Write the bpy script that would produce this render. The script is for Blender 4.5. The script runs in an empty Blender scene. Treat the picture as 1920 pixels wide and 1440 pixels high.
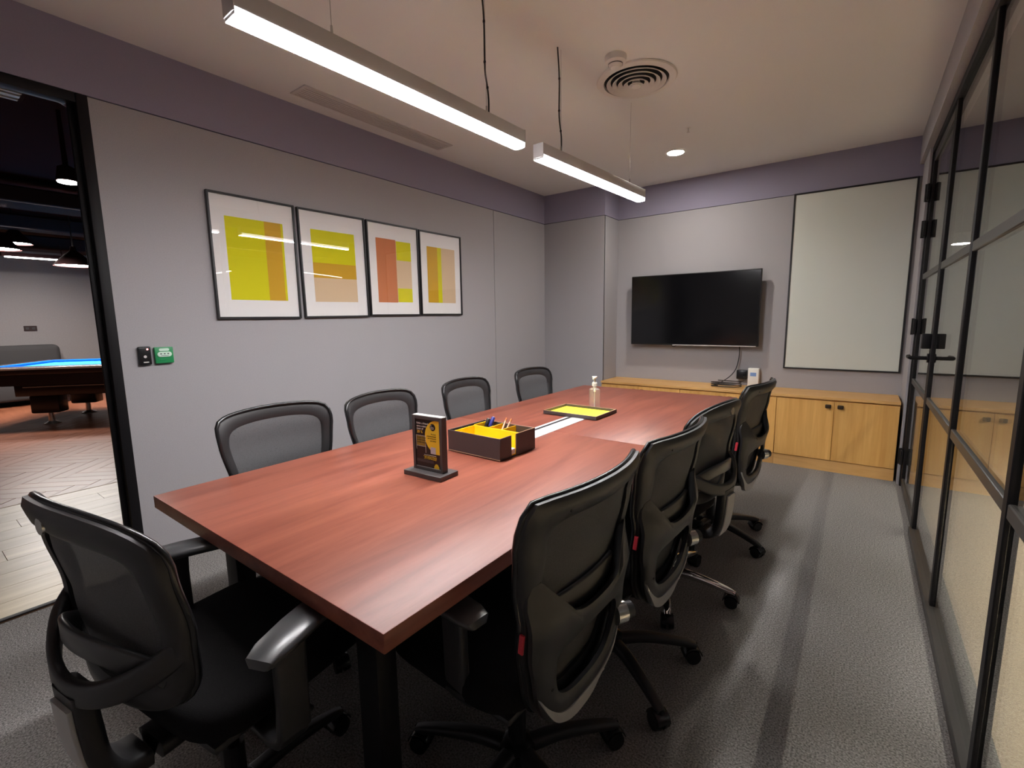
import bpy, bmesh, math, random
from mathutils import Vector, Matrix, Quaternion
random.seed(7)
PI = math.pi
SC = bpy.context.scene
COL = SC.collection

# ------------------------------------------------------------------ camera, world, exposure
def camera():
    yaw, pitch, roll, f = -0.639316, 0.138664, 0.0144862, 878.277
    fw = Vector((math.sin(yaw)*math.cos(pitch), math.cos(yaw)*math.cos(pitch), -math.sin(pitch)))
    r = Vector((math.cos(yaw), -math.sin(yaw), 0)); d = fw.cross(r)
    c, s = math.cos(roll), math.sin(roll)
    right = c*r + s*d; down = -s*r + c*d
    cd = bpy.data.cameras.new('camera'); cd.sensor_width = 36; cd.sensor_fit = 'HORIZONTAL'
    cd.lens = f/1920*36; cd.clip_start = 0.02; cd.clip_end = 100
    o = bpy.data.objects.new('camera', cd); COL.objects.link(o)
    m = Matrix.Identity(4)
    for i in range(3):
        m[i][0] = right[i]; m[i][1] = -down[i]; m[i][2] = -fw[i]
    m.translation = (0, 0, 1.32)
    o.matrix_world = m
    SC.camera = o
camera()
W = bpy.data.worlds.new('world'); SC.world = W; W.use_nodes = True
W.node_tree.nodes['Background'].inputs[0].default_value = (0.8, 0.85, 1, 1)
W.node_tree.nodes['Background'].inputs[1].default_value = 0.02
SC.view_settings.view_transform = 'Standard'; SC.view_settings.look = 'None'
SC.view_settings.gamma = 1; SC.view_settings.use_curve_mapping = False
SC.view_settings.exposure = 1.78
LAMP = 60.0 
DOWN = 140.0          # radiance of the recessed downlights
OFFICE = 6.0        # radiance of the office strip lights outside the glass
GAMES = 50.0         # radiance of the lamps in the games area

# ------------------------------------------------------------------ materials
def srgb(r, g, b):
    def l(c):
        c /= 255
        return c/12.92 if c <= 0.04045 else ((c+0.055)/1.055)**2.4
    return (l(r), l(g), l(b), 1)

def newmat(name):
    m = bpy.data.materials.new(name); m.use_nodes = True
    nt = m.node_tree
    return m, nt, nt.nodes['Principled BSDF'], nt.nodes['Material Output']

def plain(name, col, rough=0.5, metal=0.0, spec=0.5, grain=0.0, gscale=200, bump=0.0, bscale=300, coat=0.0, mottle=None):
    m, nt, p, out = newmat(name)
    if len(col) == 3: col = (*col, 1)
    p.inputs['Base Color'].default_value = col
    p.inputs['Roughness'].default_value = rough
    p.inputs['Metallic'].default_value = metal
    p.inputs['Specular IOR Level'].default_value = spec
    p.inputs['Coat Weight'].default_value = coat
    tc = nt.nodes.new('ShaderNodeTexCoord')
    if grain > 0:
        n = nt.nodes.new('ShaderNodeTexNoise'); n.inputs['Scale'].default_value = gscale
        n.inputs['Detail'].default_value = 3
        nt.links.new(tc.outputs['Object'], n.inputs['Vector'])
        r = nt.nodes.new('ShaderNodeMapRange')
        r.inputs[1].default_value = 0.3; r.inputs[2].default_value = 0.7
        r.inputs[3].default_value = 1-grain; r.inputs[4].default_value = 1+grain
        nt.links.new(n.outputs['Fac'], r.inputs[0])
        mx = nt.nodes.new('ShaderNodeVectorMath'); mx.operation = 'SCALE'
        mx.inputs[0].default_value = col[:3]
        nt.links.new(r.outputs[0], mx.inputs['Scale'])
        nt.links.new(mx.outputs[0], p.inputs['Base Color'])
    if bump > 0:
        n2 = nt.nodes.new('ShaderNodeTexNoise'); n2.inputs['Scale'].default_value = bscale
        n2.inputs['Detail'].default_value = 2
        nt.links.new(tc.outputs['Object'], n2.inputs['Vector'])
        b = nt.nodes.new('ShaderNodeBump'); b.inputs['Strength'].default_value = bump
        b.inputs['Distance'].default_value = 0.004
        nt.links.new(n2.outputs['Fac'], b.inputs['Height'])
        nt.links.new(b.outputs[0], p.inputs['Normal'])
    return m

def wood(name, c1, c2, axis, stretch=14, rough=0.4, scale=1.6, spec=0.5, bump=0.03, mid=0.5):
    """grain drawn out along AXIS (0 x, 1 y, 2 z)"""
    m, nt, p, out = newmat(name)
    tc = nt.nodes.new('ShaderNodeTexCoord'); mp = nt.nodes.new('ShaderNodeMapping')
    s = [stretch]*3; s[axis] = 1
    mp.inputs['Scale'].default_value = s
    nt.links.new(tc.outputs['Object'], mp.inputs['Vector'])
    n = nt.nodes.new('ShaderNodeTexNoise'); n.inputs['Scale'].default_value = scale
    n.inputs['Detail'].default_value = 6; n.inputs['Roughness'].default_value = 0.62
    n.inputs['Distortion'].default_value = 0.6
    nt.links.new(mp.outputs[0], n.inputs['Vector'])
    cr = nt.nodes.new('ShaderNodeValToRGB')
    cr.color_ramp.elements[0].position = 0.28; cr.color_ramp.elements[0].color = (*c1[:3], 1)
    cr.color_ramp.elements[1].position = 0.72; cr.color_ramp.elements[1].color = (*c2[:3], 1)
    nt.links.new(n.outputs['Fac'], cr.inputs[0])
    # per-object tint so that separate boards differ
    oi = nt.nodes.new('ShaderNodeObjectInfo')
    mr = nt.nodes.new('ShaderNodeMapRange'); mr.inputs[3].default_value = 0.9; mr.inputs[4].default_value = 1.1
    nt.links.new(oi.outputs['Random'], mr.inputs[0])
    vm = nt.nodes.new('ShaderNodeVectorMath'); vm.operation = 'SCALE'
    nt.links.new(cr.outputs[0], vm.inputs[0]); nt.links.new(mr.outputs[0], vm.inputs['Scale'])
    nt.links.new(vm.outputs[0], p.inputs['Base Color'])
    p.inputs['Roughness'].default_value = rough
    p.inputs['Specular IOR Level'].default_value = spec
    b = nt.nodes.new('ShaderNodeBump'); b.inputs['Strength'].default_value = bump; b.inputs['Distance'].default_value = 0.002
    nt.links.new(n.outputs['Fac'], b.inputs['Height']); nt.links.new(b.outputs[0], p.inputs['Normal'])
    return m

def emit(name, col, strength):
    m, nt, p, out = newmat(name)
    p.inputs['Base Color'].default_value = (0.8, 0.8, 0.8, 1)
    p.inputs['Emission Color'].default_value = (*col[:3], 1)
    p.inputs['Emission Strength'].default_value = strength
    return m

def glassy(name, tint=(1, 1, 1), f0=0.04, rough=0.0, body=0.0, bodycol=(0.8, 0.8, 0.8)):
    """clear sheet: Schlick reflection over straight transmission, the same from both faces"""
    m, nt, p, out = newmat(name)
    nt.nodes.remove(p)
    geo = nt.nodes.new('ShaderNodeNewGeometry')
    dot = nt.nodes.new('ShaderNodeVectorMath'); dot.operation = 'DOT_PRODUCT'
    nt.links.new(geo.outputs['Normal'], dot.inputs[0]); nt.links.new(geo.outputs['Incoming'], dot.inputs[1])
    ab = nt.nodes.new('ShaderNodeMath'); ab.operation = 'ABSOLUTE'; nt.links.new(dot.outputs['Value'], ab.inputs[0])
    one = nt.nodes.new('ShaderNodeMath'); one.operation = 'SUBTRACT'; one.inputs[0].default_value = 1; one.use_clamp = True
    nt.links.new(ab.outputs[0], one.inputs[1])
    pw = nt.nodes.new('ShaderNodeMath'); pw.operation = 'POWER'; pw.inputs[1].default_value = 5
    nt.links.new(one.outputs[0], pw.inputs[0])
    ma = nt.nodes.new('ShaderNodeMath'); ma.operation = 'MULTIPLY_ADD'; ma.inputs[1].default_value = 1-f0; ma.inputs[2].default_value = f0
    nt.links.new(pw.outputs[0], ma.inputs[0])
    tr = nt.nodes.new('ShaderNodeBsdfTransparent'); tr.inputs[0].default_value = (*tint, 1)
    base = tr
    if body > 0:
        df = nt.nodes.new('ShaderNodeBsdfDiffuse'); df.inputs[0].default_value = (*bodycol, 1)
        mb = nt.nodes.new('ShaderNodeMixShader'); mb.inputs[0].default_value = body
        nt.links.new(tr.outputs[0], mb.inputs[1]); nt.links.new(df.outputs[0], mb.inputs[2]); base = mb
    gl = nt.nodes.new('ShaderNodeBsdfGlossy'); gl.inputs['Roughness'].default_value = rough
    mx = nt.nodes.new('ShaderNodeMixShader')
    nt.links.new(ma.outputs[0], mx.inputs[0]); nt.links.new(base.outputs[0], mx.inputs[1]); nt.links.new(gl.outputs[0], mx.inputs[2])
    nt.links.new(mx.outputs[0], out.inputs[0])
    return m

def meshfabric(name, col, cover):
    m, nt, p, out = newmat(name)
    p.inputs['Base Color'].default_value = col; p.inputs['Roughness'].default_value = 0.7
    tc = nt.nodes.new('ShaderNodeTexCoord')
    n = nt.nodes.new('ShaderNodeTexNoise'); n.inputs['Scale'].default_value = 420; n.inputs['Detail'].default_value = 1
    nt.links.new(tc.outputs['Object'], n.inputs['Vector'])
    r = nt.nodes.new('ShaderNodeMapRange'); r.inputs[1].default_value = .3; r.inputs[2].default_value = .7
    r.inputs[3].default_value = cover-.1; r.inputs[4].default_value = cover+.1
    nt.links.new(n.outputs['Fac'], r.inputs[0])
    tr = nt.nodes.new('ShaderNodeBsdfTransparent')
    mx = nt.nodes.new('ShaderNodeMixShader')
    nt.links.new(r.outputs[0], mx.inputs[0]); nt.links.new(tr.outputs[0], mx.inputs[1]); nt.links.new(p.outputs[0], mx.inputs[2])
    nt.links.new(mx.outputs[0], out.inputs[0])
    return m

M = {}
M['wall'] = plain('wall_fabric', (0.385, 0.370, 0.382), 0.9, grain=0.07, gscale=260, bump=0.25, bscale=420, spec=0.2)
M['bulkhead'] = plain('bulkhead_paint', (0.30, 0.278, 0.365), 0.85, grain=0.04, gscale=300, spec=0.2)
M['ceiling'] = plain('ceiling_paint', (0.78, 0.77, 0.765), 0.9, grain=0.02, gscale=300, spec=0.2)
M['groove'] = plain('dark_joint', (0.02, 0.018, 0.02), 0.8)
M['carpet'] = plain('carpet_pile', (0.235, 0.223, 0.212), 0.95, grain=0.6, gscale=170, bump=1.0, bscale=260, spec=0.1)
M['blackmetal'] = plain('black_powder_coat', (0.009, 0.008, 0.009), 0.5, spec=0.2, bump=0.05)
M['bronze'] = plain('dark_bronze_rail', (0.035, 0.032, 0.030), 0.4, spec=0.4)
M['whiteboard'] = plain('board_surface', (0.64, 0.665, 0.61), 0.42, spec=0.35)
M['blackframe'] = plain('black_frame', (0.012, 0.011, 0.013), 0.4)
M['mat'] = plain('picture_mount', (0.88, 0.86, 0.85), 0.8)
M['lime'] = plain('lime_print', srgb(222, 216, 0), 0.8)
M['ochre'] = plain('ochre_print', srgb(214, 168, 40), 0.8)
M['rust'] = plain('rust_print', srgb(205, 125, 80), 0.8)
M['sand'] = plain('sand_print', srgb(222, 195, 160), 0.8)
M['glass'] = glassy('clear_glass', (0.95, 0.97, 0.95))
M['picglass'] = glassy('picture_glass', (0.99, 0.99, 0.99), 0.045)
M['table'] = wood('mahogany_laminate', (0.150, 0.038, 0.024), (0.285, 0.088, 0.054), 1, stretch=9, rough=0.38, scale=1.5, spec=0.32)
M['oakz'] = wood('oak_veneer_upright', srgb(216, 158, 82), srgb(240, 190, 112), 2, stretch=16, rough=0.45, scale=1.4)
M['oakx'] = wood('oak_veneer_flat', srgb(212, 158, 90), srgb(238, 190, 122), 0, stretch=16, rough=0.42, scale=1.4)
M['knob'] = plain('bronze_knob', (0.07, 0.045, 0.028), 0.4, metal=0.6)
M['plastic'] = plain('black_plastic', (0.020, 0.019, 0.020), 0.42, spec=0.5, bump=0.12, bscale=900)
M['plasticgloss'] = plain('black_gloss_plastic', (0.012, 0.012, 0.013), 0.25)
M['fabric'] = plain('black_seat_fabric', (0.009, 0.0085, 0.009), 0.95, grain=0.3, gscale=500, bump=0.4, bscale=700, spec=0.1)
M['mesh'] = meshfabric('chair_mesh', (0.075, 0.074, 0.077, 1), 0.85)
M['greytrim'] = plain('light_grey_plastic', (0.42, 0.41, 0.40), 0.38)
M['silver'] = plain('silver_ring', (0.62, 0.62, 0.6), 0.25, metal=0.8)
M['chrome'] = plain('chrome', (0.75, 0.75, 0.75), 0.08, metal=1.0)
M['redtag'] = plain('red_tag', (0.55, 0.03, 0.05), 0.6)
M['pad'] = plain('arm_pad', (0.05, 0.05, 0.052), 0.32, spec=0.5)
M['tv'] = plain('tv_screen', (0.004, 0.004, 0.005), 0.12, spec=0.4)
M['tvbody'] = plain('tv_body', (0.012, 0.012, 0.013), 0.35)
M['lamp'] = emit('pendant_diffuser', (1.0, 0.975, 0.985), LAMP)
M['lampfar'] = emit('pendant_diffuser_far', (1.0, 0.975, 0.985), LAMP*.74)
M['lampside'] = emit('pendant_side_lens', (1.0, 0.975, 0.985), 2.0)
M['downlight'] = emit('downlight_lens', (1.0, 0.95, 0.89), DOWN)
M['officelamp'] = emit('office_strip', (1.0, 0.97, 0.93), OFFICE)
M['officefill'] = emit('office_fill_lens', (1.0, 0.93, 0.84), 85.0)  # added fill light for the beige floor beyond the glass
M['gameslamp'] = emit('games_lamp', (1.0, 0.93, 0.88), GAMES)
M['greyalu'] = plain('grey_aluminium', (0.58, 0.55, 0.55), 0.5, metal=0.0)
M['alu'] = plain('white_aluminium', (0.72, 0.73, 0.74), 0.3, metal=0.2)
M['white'] = plain('white_plastic', (0.78, 0.77, 0.73), 0.4)
M['offwhite'] = plain('diffuser_paint', (0.74, 0.70, 0.67), 0.6)
M['vent'] = plain('grille_paint', (0.58, 0.54, 0.53), 0.7)
M['wire'] = plain('steel_wire', (0.55, 0.53, 0.52), 0.4, metal=0.4)
M['cable'] = plain('black_cable', (0.012, 0.011, 0.011), 0.4)
M['leather'] = plain('brown_leatherette', (0.065, 0.050, 0.050), 0.5, bump=0.3, bscale=500)
M['tan'] = plain('tan_edge', (0.42, 0.25, 0.16), 0.6)
M['yellow'] = plain('yellow_lining', srgb(250, 205, 25), 0.6)
M['yellowpale'] = plain('yellow_tray_lining', srgb(250, 235, 55), 0.55)
M['green'] = plain('green_plate', srgb(38, 140, 84), 0.4)
M['pale'] = plain('pale_button', srgb(205, 232, 214), 0.5)
M['redled'] = emit('red_led', (1.0, 0.12, 0.12), 4)
M['bluelabel'] = plain('blue_label', srgb(120, 150, 205), 0.5)
M['clear'] = glassy('clear_plastic', (0.97, 0.96, 0.93), 0.05, 0.05, body=0.16, bodycol=(0.85, 0.8, 0.7))
M['navy'] = plain('navy_marker', srgb(45, 50, 130), 0.35)
M['pink'] = plain('pink_wood', srgb(232, 190, 165), 0.6)
M['print_black'] = plain('print_black', (0.012, 0.010, 0.010), 0.35)
M['print_yellow'] = plain('print_yellow', srgb(245, 205, 50), 0.5)
M['print_white'] = plain('print_white', (0.75, 0.72, 0.68), 0.5)
M['print_gold'] = plain('print_gold', srgb(150, 125, 45), 0.5)
M['print_grey'] = plain('print_grey', srgb(70, 66, 66), 0.5)
M['print_pale'] = plain('print_pale', srgb(196, 192, 200), 0.5)
M['signframe'] = plain('charcoal_wood', (0.075, 0.066, 0.066), 0.5)
M['plank'] = wood('pale_vinyl_plank', srgb(164, 147, 116), srgb(198, 184, 150), 1, stretch=10, rough=0.38, scale=1.3)
M['herring'] = wood('red_brown_block', srgb(118, 66, 44), srgb(152, 95, 68), 0, stretch=8, rough=0.36, scale=1.8)
M['gwall'] = plain('games_wall_paint', (0.20, 0.185, 0.185), 0.9, grain=0.05, gscale=60)
M['gceil'] = plain('black_ceiling_paint', (0.030, 0.014, 0.014), 0.95, spec=0.05)
M['duct'] = plain('dark_duct', (0.034, 0.024, 0.024), 0.85, spec=0.1)
M['redpipe'] = plain('red_pipe', (0.12, 0.012, 0.016), 0.5)
M['felt'] = plain('blue_felt', srgb(45, 150, 215), 0.9, spec=0.1)
M['feltdark'] = plain('blue_felt_cushion', srgb(10, 90, 190), 0.9, spec=0.1)
M['poolwood'] = plain('dark_walnut', (0.020, 0.010, 0.010), 0.3)
M['poolmetal'] = plain('polished_metal', (0.7, 0.68, 0.66), 0.2, metal=0.8)
M['sofa'] = plain('charcoal_upholstery', (0.035, 0.033, 0.034), 0.9)
M['tanfloor'] = plain('beige_carpet', (0.56, 0.44, 0.31), 0.9, grain=0.12, gscale=60, bump=0.4, bscale=200)
M['owall'] = plain('office_wall_paint', (0.30, 0.26, 0.22), 0.9)
M['frontwall'] = plain('front_wall_paint', (0.43, 0.405, 0.42), 0.9)

# ------------------------------------------------------------------ mesh helpers
class MB:
    def __init__(s): s.v = []; s.f = []
    def add(s, v, f):
        o = len(s.v); s.v += [tuple(p) for p in v]; s.f += [tuple(i+o for i in q) for q in f]; return s
    def box(s, x0, x1, y0, y1, z0, z1):
        v = [(x0,y0,z0),(x1,y0,z0),(x1,y1,z0),(x0,y1,z0),(x0,y0,z1),(x1,y0,z1),(x1,y1,z1),(x0,y1,z1)]
        return s.add(v, [(0,3,2,1),(4,5,6,7),(0,1,5,4),(1,2,6,5),(2,3,7,6),(3,0,4,7)])
    def rbox(s, x0, x1, y0, y1, z0, z1, r=0.004, seg=2, rot=None, at=None):
        bm = bmesh.new()
        bmesh.ops.create_cube(bm, size=1)
        for p in bm.verts:
            p.co = Vector((x0+(p.co.x+.5)*(x1-x0), y0+(p.co.y+.5)*(y1-y0), z0+(p.co.z+.5)*(z1-z0)))
        bmesh.ops.bevel(bm, geom=bm.edges[:]+bm.verts[:], offset=min(r, .49*min(x1-x0, y1-y0, z1-z0)), segments=seg, affect='EDGES', profile=0.5)
        if rot is not None:
            c = Vector(at) if at is not None else Vector(((x0+x1)/2, (y0+y1)/2, (z0+z1)/2))
            for p in bm.verts: p.co = rot @ (p.co-c) + c
        bm.verts.index_update()
        s.add([p.co[:] for p in bm.verts], [[p.index for p in q.verts] for q in bm.faces]); bm.free(); return s
    def cyl(s, p0, p1, r0, r1=None, n=20, caps=True):
        r1 = r0 if r1 is None else r1
        p0 = Vector(p0); p1 = Vector(p1); d = (p1-p0).normalized()
        a = d.orthogonal().normalized(); b = d.cross(a)
        v = []
        for p, r in ((p0, r0), (p1, r1)):
            for i in range(n):
                t = 2*PI*i/n; v.append(p + r*(math.cos(t)*a + math.sin(t)*b))
        f = [(i, (i+1) % n, n+(i+1) % n, n+i) for i in range(n)]
        if caps: f += [tuple(range(n-1, -1, -1)), tuple(range(n, 2*n))]
        return s.add(v, f)
    def lathe(s, prof, c=(0,0,0), n=32, cap=True):
        """prof: (radius, z) from bottom to top"""
        v = []
        for r, z in prof:
            for i in range(n):
                t = 2*PI*i/n; v.append((c[0]+r*math.cos(t), c[1]+r*math.sin(t), c[2]+z))
        f = []
        for k in range(len(prof)-1):
            for i in range(n):
                j = (i+1) % n
                f.append((k*n+i, k*n+j, (k+1)*n+j, (k+1)*n+i))
        if cap:
            f.append(tuple(range(n-1, -1, -1))); f.append(tuple(range((len(prof)-1)*n, len(prof)*n)))
        return s.add(v, f)
    def sweep(s, path, sec, up=(0,0,1), scale=None, closed=False, caps=True):
        """sec: list of (a, b), a sideways, b along up"""
        path = [Vector(p) for p in path]; up = Vector(up); m = len(sec); n = len(path); v = []
        for i, p in enumerate(path):
            if closed: t = path[(i+1) % n]-path[i-1]
            else: t = path[min(i+1, n-1)]-path[max(i-1, 0)]
            t.normalize(); side = t.cross(up)
            if side.length < 1e-4: side = t.orthogonal()
            side.normalize(); u = side.cross(t).normalized()
            k = scale[i] if scale else 1
            for a, b in sec: v.append(p + side*a*k + u*b*k)
        f = []
        for i in range(n if closed else n-1):
            i2 = (i+1) % n
            for j in range(m):
                j2 = (j+1) % m
                f.append((i*m+j, i*m+j2, i2*m+j2, i2*m+j))
        if caps and not closed: f += [tuple(range(m-1, -1, -1)), tuple(range((n-1)*m, n*m))]
        return s.add(v, f)
    def tube(s, path, r, n=10, closed=False):
        """round tube with a carried frame, so that it never twists"""
        path = [Vector(p) for p in path]; N = len(path); v = []; prev = None
        for i, p in enumerate(path):
            t = (path[(i+1) % N]-path[i-1]) if closed else (path[min(i+1, N-1)]-path[max(i-1, 0)])
            t.normalize()
            a = t.orthogonal() if prev is None else prev - t*prev.dot(t)
            a.normalize(); prev = a; b = t.cross(a)
            for k in range(n):
                w = 2*PI*k/n; v.append(p + r*(math.cos(w)*a + math.sin(w)*b))
        f = []
        for i in range(N if closed else N-1):
            i2 = (i+1) % N
            for k in range(n):
                k2 = (k+1) % n; f.append((i*n+k, i*n+k2, i2*n+k2, i2*n+k))
        if not closed: f += [tuple(range(n-1, -1, -1)), tuple(range((N-1)*n, N*n))]
        return s.add(v, f)
    def mesh(s, name, m, smooth=True, angle=38):
        me = bpy.data.meshes.new(name); me.from_pydata(s.v, [], s.f); me.validate()
        bm = bmesh.new(); bm.from_mesh(me); bmesh.ops.recalc_face_normals(bm, faces=bm.faces[:]); bm.to_mesh(me); bm.free()
        me.materials.append(M[m])
        if smooth:
            me.shade_smooth(); me.set_sharp_from_angle(angle=math.radians(angle))
        return me
    def build(s, name, m, parent=None, **k):
        return link(name, s.mesh(name, m, **k), parent)

def link(name, me, parent=None):
    o = bpy.data.objects.new(name, me); COL.objects.link(o)
    if parent is not None: o.parent = parent
    return o
def thing(name, label, cat, loc=(0,0,0), rz=0.0, group=None):
    o = bpy.data.objects.new(name, None); COL.objects.link(o)
    o.empty_display_size = 0.1
    o.location = loc; o.rotation_euler = (0, 0, rz)
    return tag(o, label, cat, group)
def tag(o, label, cat, group=None):
    o['label'] = label; o['category'] = cat
    if group: o['group'] = group
    return o
def struct(o, label, cat):
    o['kind'] = 'structure'; o['label'] = label; o['category'] = cat
    return o
def sempty(name, label, cat, loc=(0,0,0)):
    return struct(thing(name, label, cat, loc), label, cat)
def B(*a): return MB().box(*a)
def RB(*a, **k): return MB().rbox(*a, **k)
def bez(pts, n=8):
    """Catmull-Rom through pts"""
    P = [Vector(p) for p in pts]; P = [2*P[0]-P[1]] + P + [2*P[-1]-P[-2]]; out = []
    for i in range(1, len(P)-2):
        for k in range(n):
            t = k/n; a, b, c, d = P[i-1], P[i], P[i+1], P[i+2]
            out.append(0.5*((2*b) + (c-a)*t + (2*a-5*b+4*c-d)*t*t + (3*b-a-3*c+d)*t**3))
    out.append(P[-2]); return out
def rrect(w, h, r, n=4):
    pts = []
    for cx, cy, a0 in ((w/2-r, h/2-r, 0), (-w/2+r, h/2-r, 90), (-w/2+r, -h/2+r, 180), (w/2-r, -h/2+r, 270)):
        for k in range(n+1):
            t = math.radians(a0+90*k/n); pts.append((cx+r*math.cos(t), cy+r*math.sin(t)))
    return pts
def text_mesh(body, size, m, ext=0.0003, align='LEFT'):
    cu = bpy.data.curves.new('lettering', 'FONT'); cu.body = body; cu.size = size; cu.extrude = ext; cu.align_x = align
    cu.resolution_u = 3
    t = bpy.data.objects.new('lettering', cu); COL.objects.link(t)
    bpy.context.view_layer.update()
    dg = bpy.context.evaluated_depsgraph_get()
    me = bpy.data.meshes.new_from_object(t.evaluated_get(dg))
    bpy.data.objects.remove(t); bpy.data.curves.remove(cu)
    me.materials.clear(); me.materials.append(M[m]); return me

# ------------------------------------------------------------------ room shell
XL, XG, YB, YF, ZC, ZB = -3.0, 0.34, 5.05, -1.1, 2.69, 2.385
YC, XC = 4.70, -2.25          # column: front plane, right face
J0, J1 = -0.60, 0.70          # doorway in the left wall

fl = B(XL, 0.42, YF, YB, -0.06, 0.0).build('floor', 'carpet', smooth=False)
struct(fl, 'dark grey carpet floor of the meeting room', 'floor')
ce = B(XL-.1, 0.5, YF-.1, YB+.1, ZC, ZC+.08).build('ceiling', 'ceiling', smooth=False)
struct(ce, 'off white plaster ceiling of the meeting room', 'ceiling')

wl = sempty('wall_left', 'grey fabric panelled wall with the four pictures', 'wall')
B(XL-.06, XL-.02, J1, YB, 0, ZC).build('backing', 'groove', wl, smooth=False)
B(XL-.06, XL-.02, J0, J1, ZB+.02, ZC).build('backing', 'groove', wl, smooth=False)
B(XL-.06, XL-.02, YF, J0, 0, ZC).build('backing', 'groove', wl, smooth=False)
RB(XL-.02, XL, J1+.02, 3.764, 0, ZB-.004, r=.0015, seg=1).build('acoustic_panel', 'wall', wl)
RB(XL-.02, XL, 3.771, YC+.02, 0, ZB-.004, r=.0015, seg=1).build('acoustic_panel', 'wall', wl)
RB(XL-.02, XL, YF, J0-.02, 0, ZB-.004, r=.0015, seg=1).build('acoustic_panel', 'wall', wl)
B(XL-.02, XL+.004, YF, YC+.02, ZB, ZC).build('bulkhead', 'bulkhead', wl, smooth=False)

wb = sempty('wall_back', 'grey fabric wall behind the television and credenza', 'wall')
B(XL-.1, 0.5, YB+.02, YB+.12, 0, ZC).build('backing', 'groove', wb, smooth=False)
RB(XC-.02, 0.42, YB, YB+.02, 0, ZB-.004, r=.0015, seg=1).build('acoustic_panel', 'wall', wb)
B(XC-.02, 0.42, YB-.004, YB+.02, ZB, ZC).build('bulkhead', 'bulkhead', wb, smooth=False)
cl = sempty('trim_1', 'boxed grey corner column beside the television wall', 'column')
B(XL-.01, XC-.004, YC+.004, YB+.02, 0, ZC).build('backing', 'groove', cl, smooth=False)
RB(XL-.02, XC, YC, YC+.02, 0, ZB-.004, r=.0015, seg=1).build('acoustic_panel', 'wall', cl)
RB(XC-.02, XC, YC+.001, YB+.02, 0, ZB-.004, r=.0015, seg=1).build('acoustic_panel', 'wall', cl)
B(XL-.02, XC+.004, YC-.004, YB+.02, ZB, ZC).build('bulkhead', 'bulkhead', cl, smooth=False)

wf = B(XL-.1, 0.5, YF-.1, YF, 0, ZC).build('wall_front', 'frontwall', smooth=False)
struct(wf, 'plain grey wall behind the viewer', 'wall')

# left door frame
dl = sempty('door_2', 'black metal door frame open to the games area', 'door frame')
RB(XL-.065, XL+.006, J1-.022, J1+.022, 0, ZB-.001, r=.004).build('jamb', 'blackmetal', dl)
RB(XL-.06, XL-.04, J1-.045, J1-.021, 0, ZB-.04, r=.003).build('door_stop', 'blackmetal', dl)
RB(XL-.065, XL+.006, J0-.022, J0+.022, 0, ZB-.001, r=.004).build('jamb', 'blackmetal', dl)
RB(XL-.065, XL+.006, J0+.022, J1-.022, ZB-.045, ZB-.001, r=.004).build('head', 'blackmetal', dl)
RB(XL-.045, XL-.015, J0+.022, J1-.022, 0.0, .006, r=.002).build('threshold', 'blackmetal', dl)

# right glass partition
wr = sempty('wall_right', 'black framed glass partition along the right side', 'glass partition')
def mullion(y, z0=0.045, z1=2.44, w=.042):
    return RB(.325, .355, y-w/2, y+w/2, z0, z1, r=.003, seg=1)
HX = .279
B(HX, .42, YF, YB, 2.475, ZC).build('header', 'wall', wr, smooth=False)
RB(.318, .362, YF, 4.60, 2.43, 2.475, r=.003).build('top_channel', 'blackmetal', wr)
B(.305, .40, 4.60, YB, 0, 2.475).build('wall_return', 'wall', wr, smooth=False)
MY = [3.545, 2.62, 1.66, .70, -.26]
for y in MY: mullion(y).build('mullion', 'blackmetal', wr)
RB(.312, .368, YF, 3.56, 0, .05, r=.004).build('bottom_channel', 'bronze', wr)
ys = [3.545, 2.62, 1.66, .70, -.26, YF]
for a, b in zip(ys[:-1], ys[1:]):
    for z in (.822, 1.575):
        RB(.327, .353, b+.02, a-.02, z-.02, z+.02, r=.003, seg=1).build('rail', 'bronze', wr)
    for z0, z1 in ((.05, .802), (.842, 1.555), (1.595, 2.43)):
        B(.335, .345, b+.021, a-.021, z0, z1).build('glass_pane', 'glass', wr, smooth=False)

dg_ = sempty('door_1', 'black framed glass door beside the whiteboard', 'glass door')
RB(.318, .362, 4.555, 4.60, 0, 2.43, r=.003).build('hinge_jamb', 'blackmetal', dg_)
RB(.325, .355, 4.505, 4.55, .012, 2.42, r=.003).build('stile', 'blackmetal', dg_)
RB(.325, .355, 3.575, 3.62, .012, 2.42, r=.003).build('stile', 'blackmetal', dg_)
for z0, z1 in ((.012, .075), (.802, .842), (1.555, 1.595), (2.36, 2.42)):
    RB(.327, .353, 3.62, 4.505, z0, z1, r=.003, seg=1).build('rail', 'bronze', dg_)
for z0, z1 in ((.075, .802), (.842, 1.555), (1.595, 2.36)):
    B(.335, .345, 3.621, 4.504, z0, z1).build('glass_pane', 'glass', dg_, smooth=False)
for z in (.235, 1.22, 1.91, 2.16):
    h = MB().rbox(.303, .320, 4.50, 4.60, z-.055, z+.055, r=.003, seg=1)
    h.cyl((.302, 4.553, z-.06), (.302, 4.553, z+.06), .009, n=12); h.build('hinge', 'blackmetal', dg_)
RB(.284, .326, 3.56, 3.61, 1.115, 1.20, r=.004).build('lock_box', 'blackmetal', dg_)
lv = MB().cyl((.326, 3.59, 1.06), (.24, 3.59, 1.06), .011, n=14)
lv.cyl((.326, 3.59, 1.06), (.316, 3.59, 1.06), .026, n=20)
lv.tube(bez([(.243, 3.59, 1.06), (.238, 3.62, 1.06), (.238, 3.70, 1.06), (.244, 3.72, 1.06)], 5), .010, 10)
lv.build('lever_handle', 'blackmetal', dg_)

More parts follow.
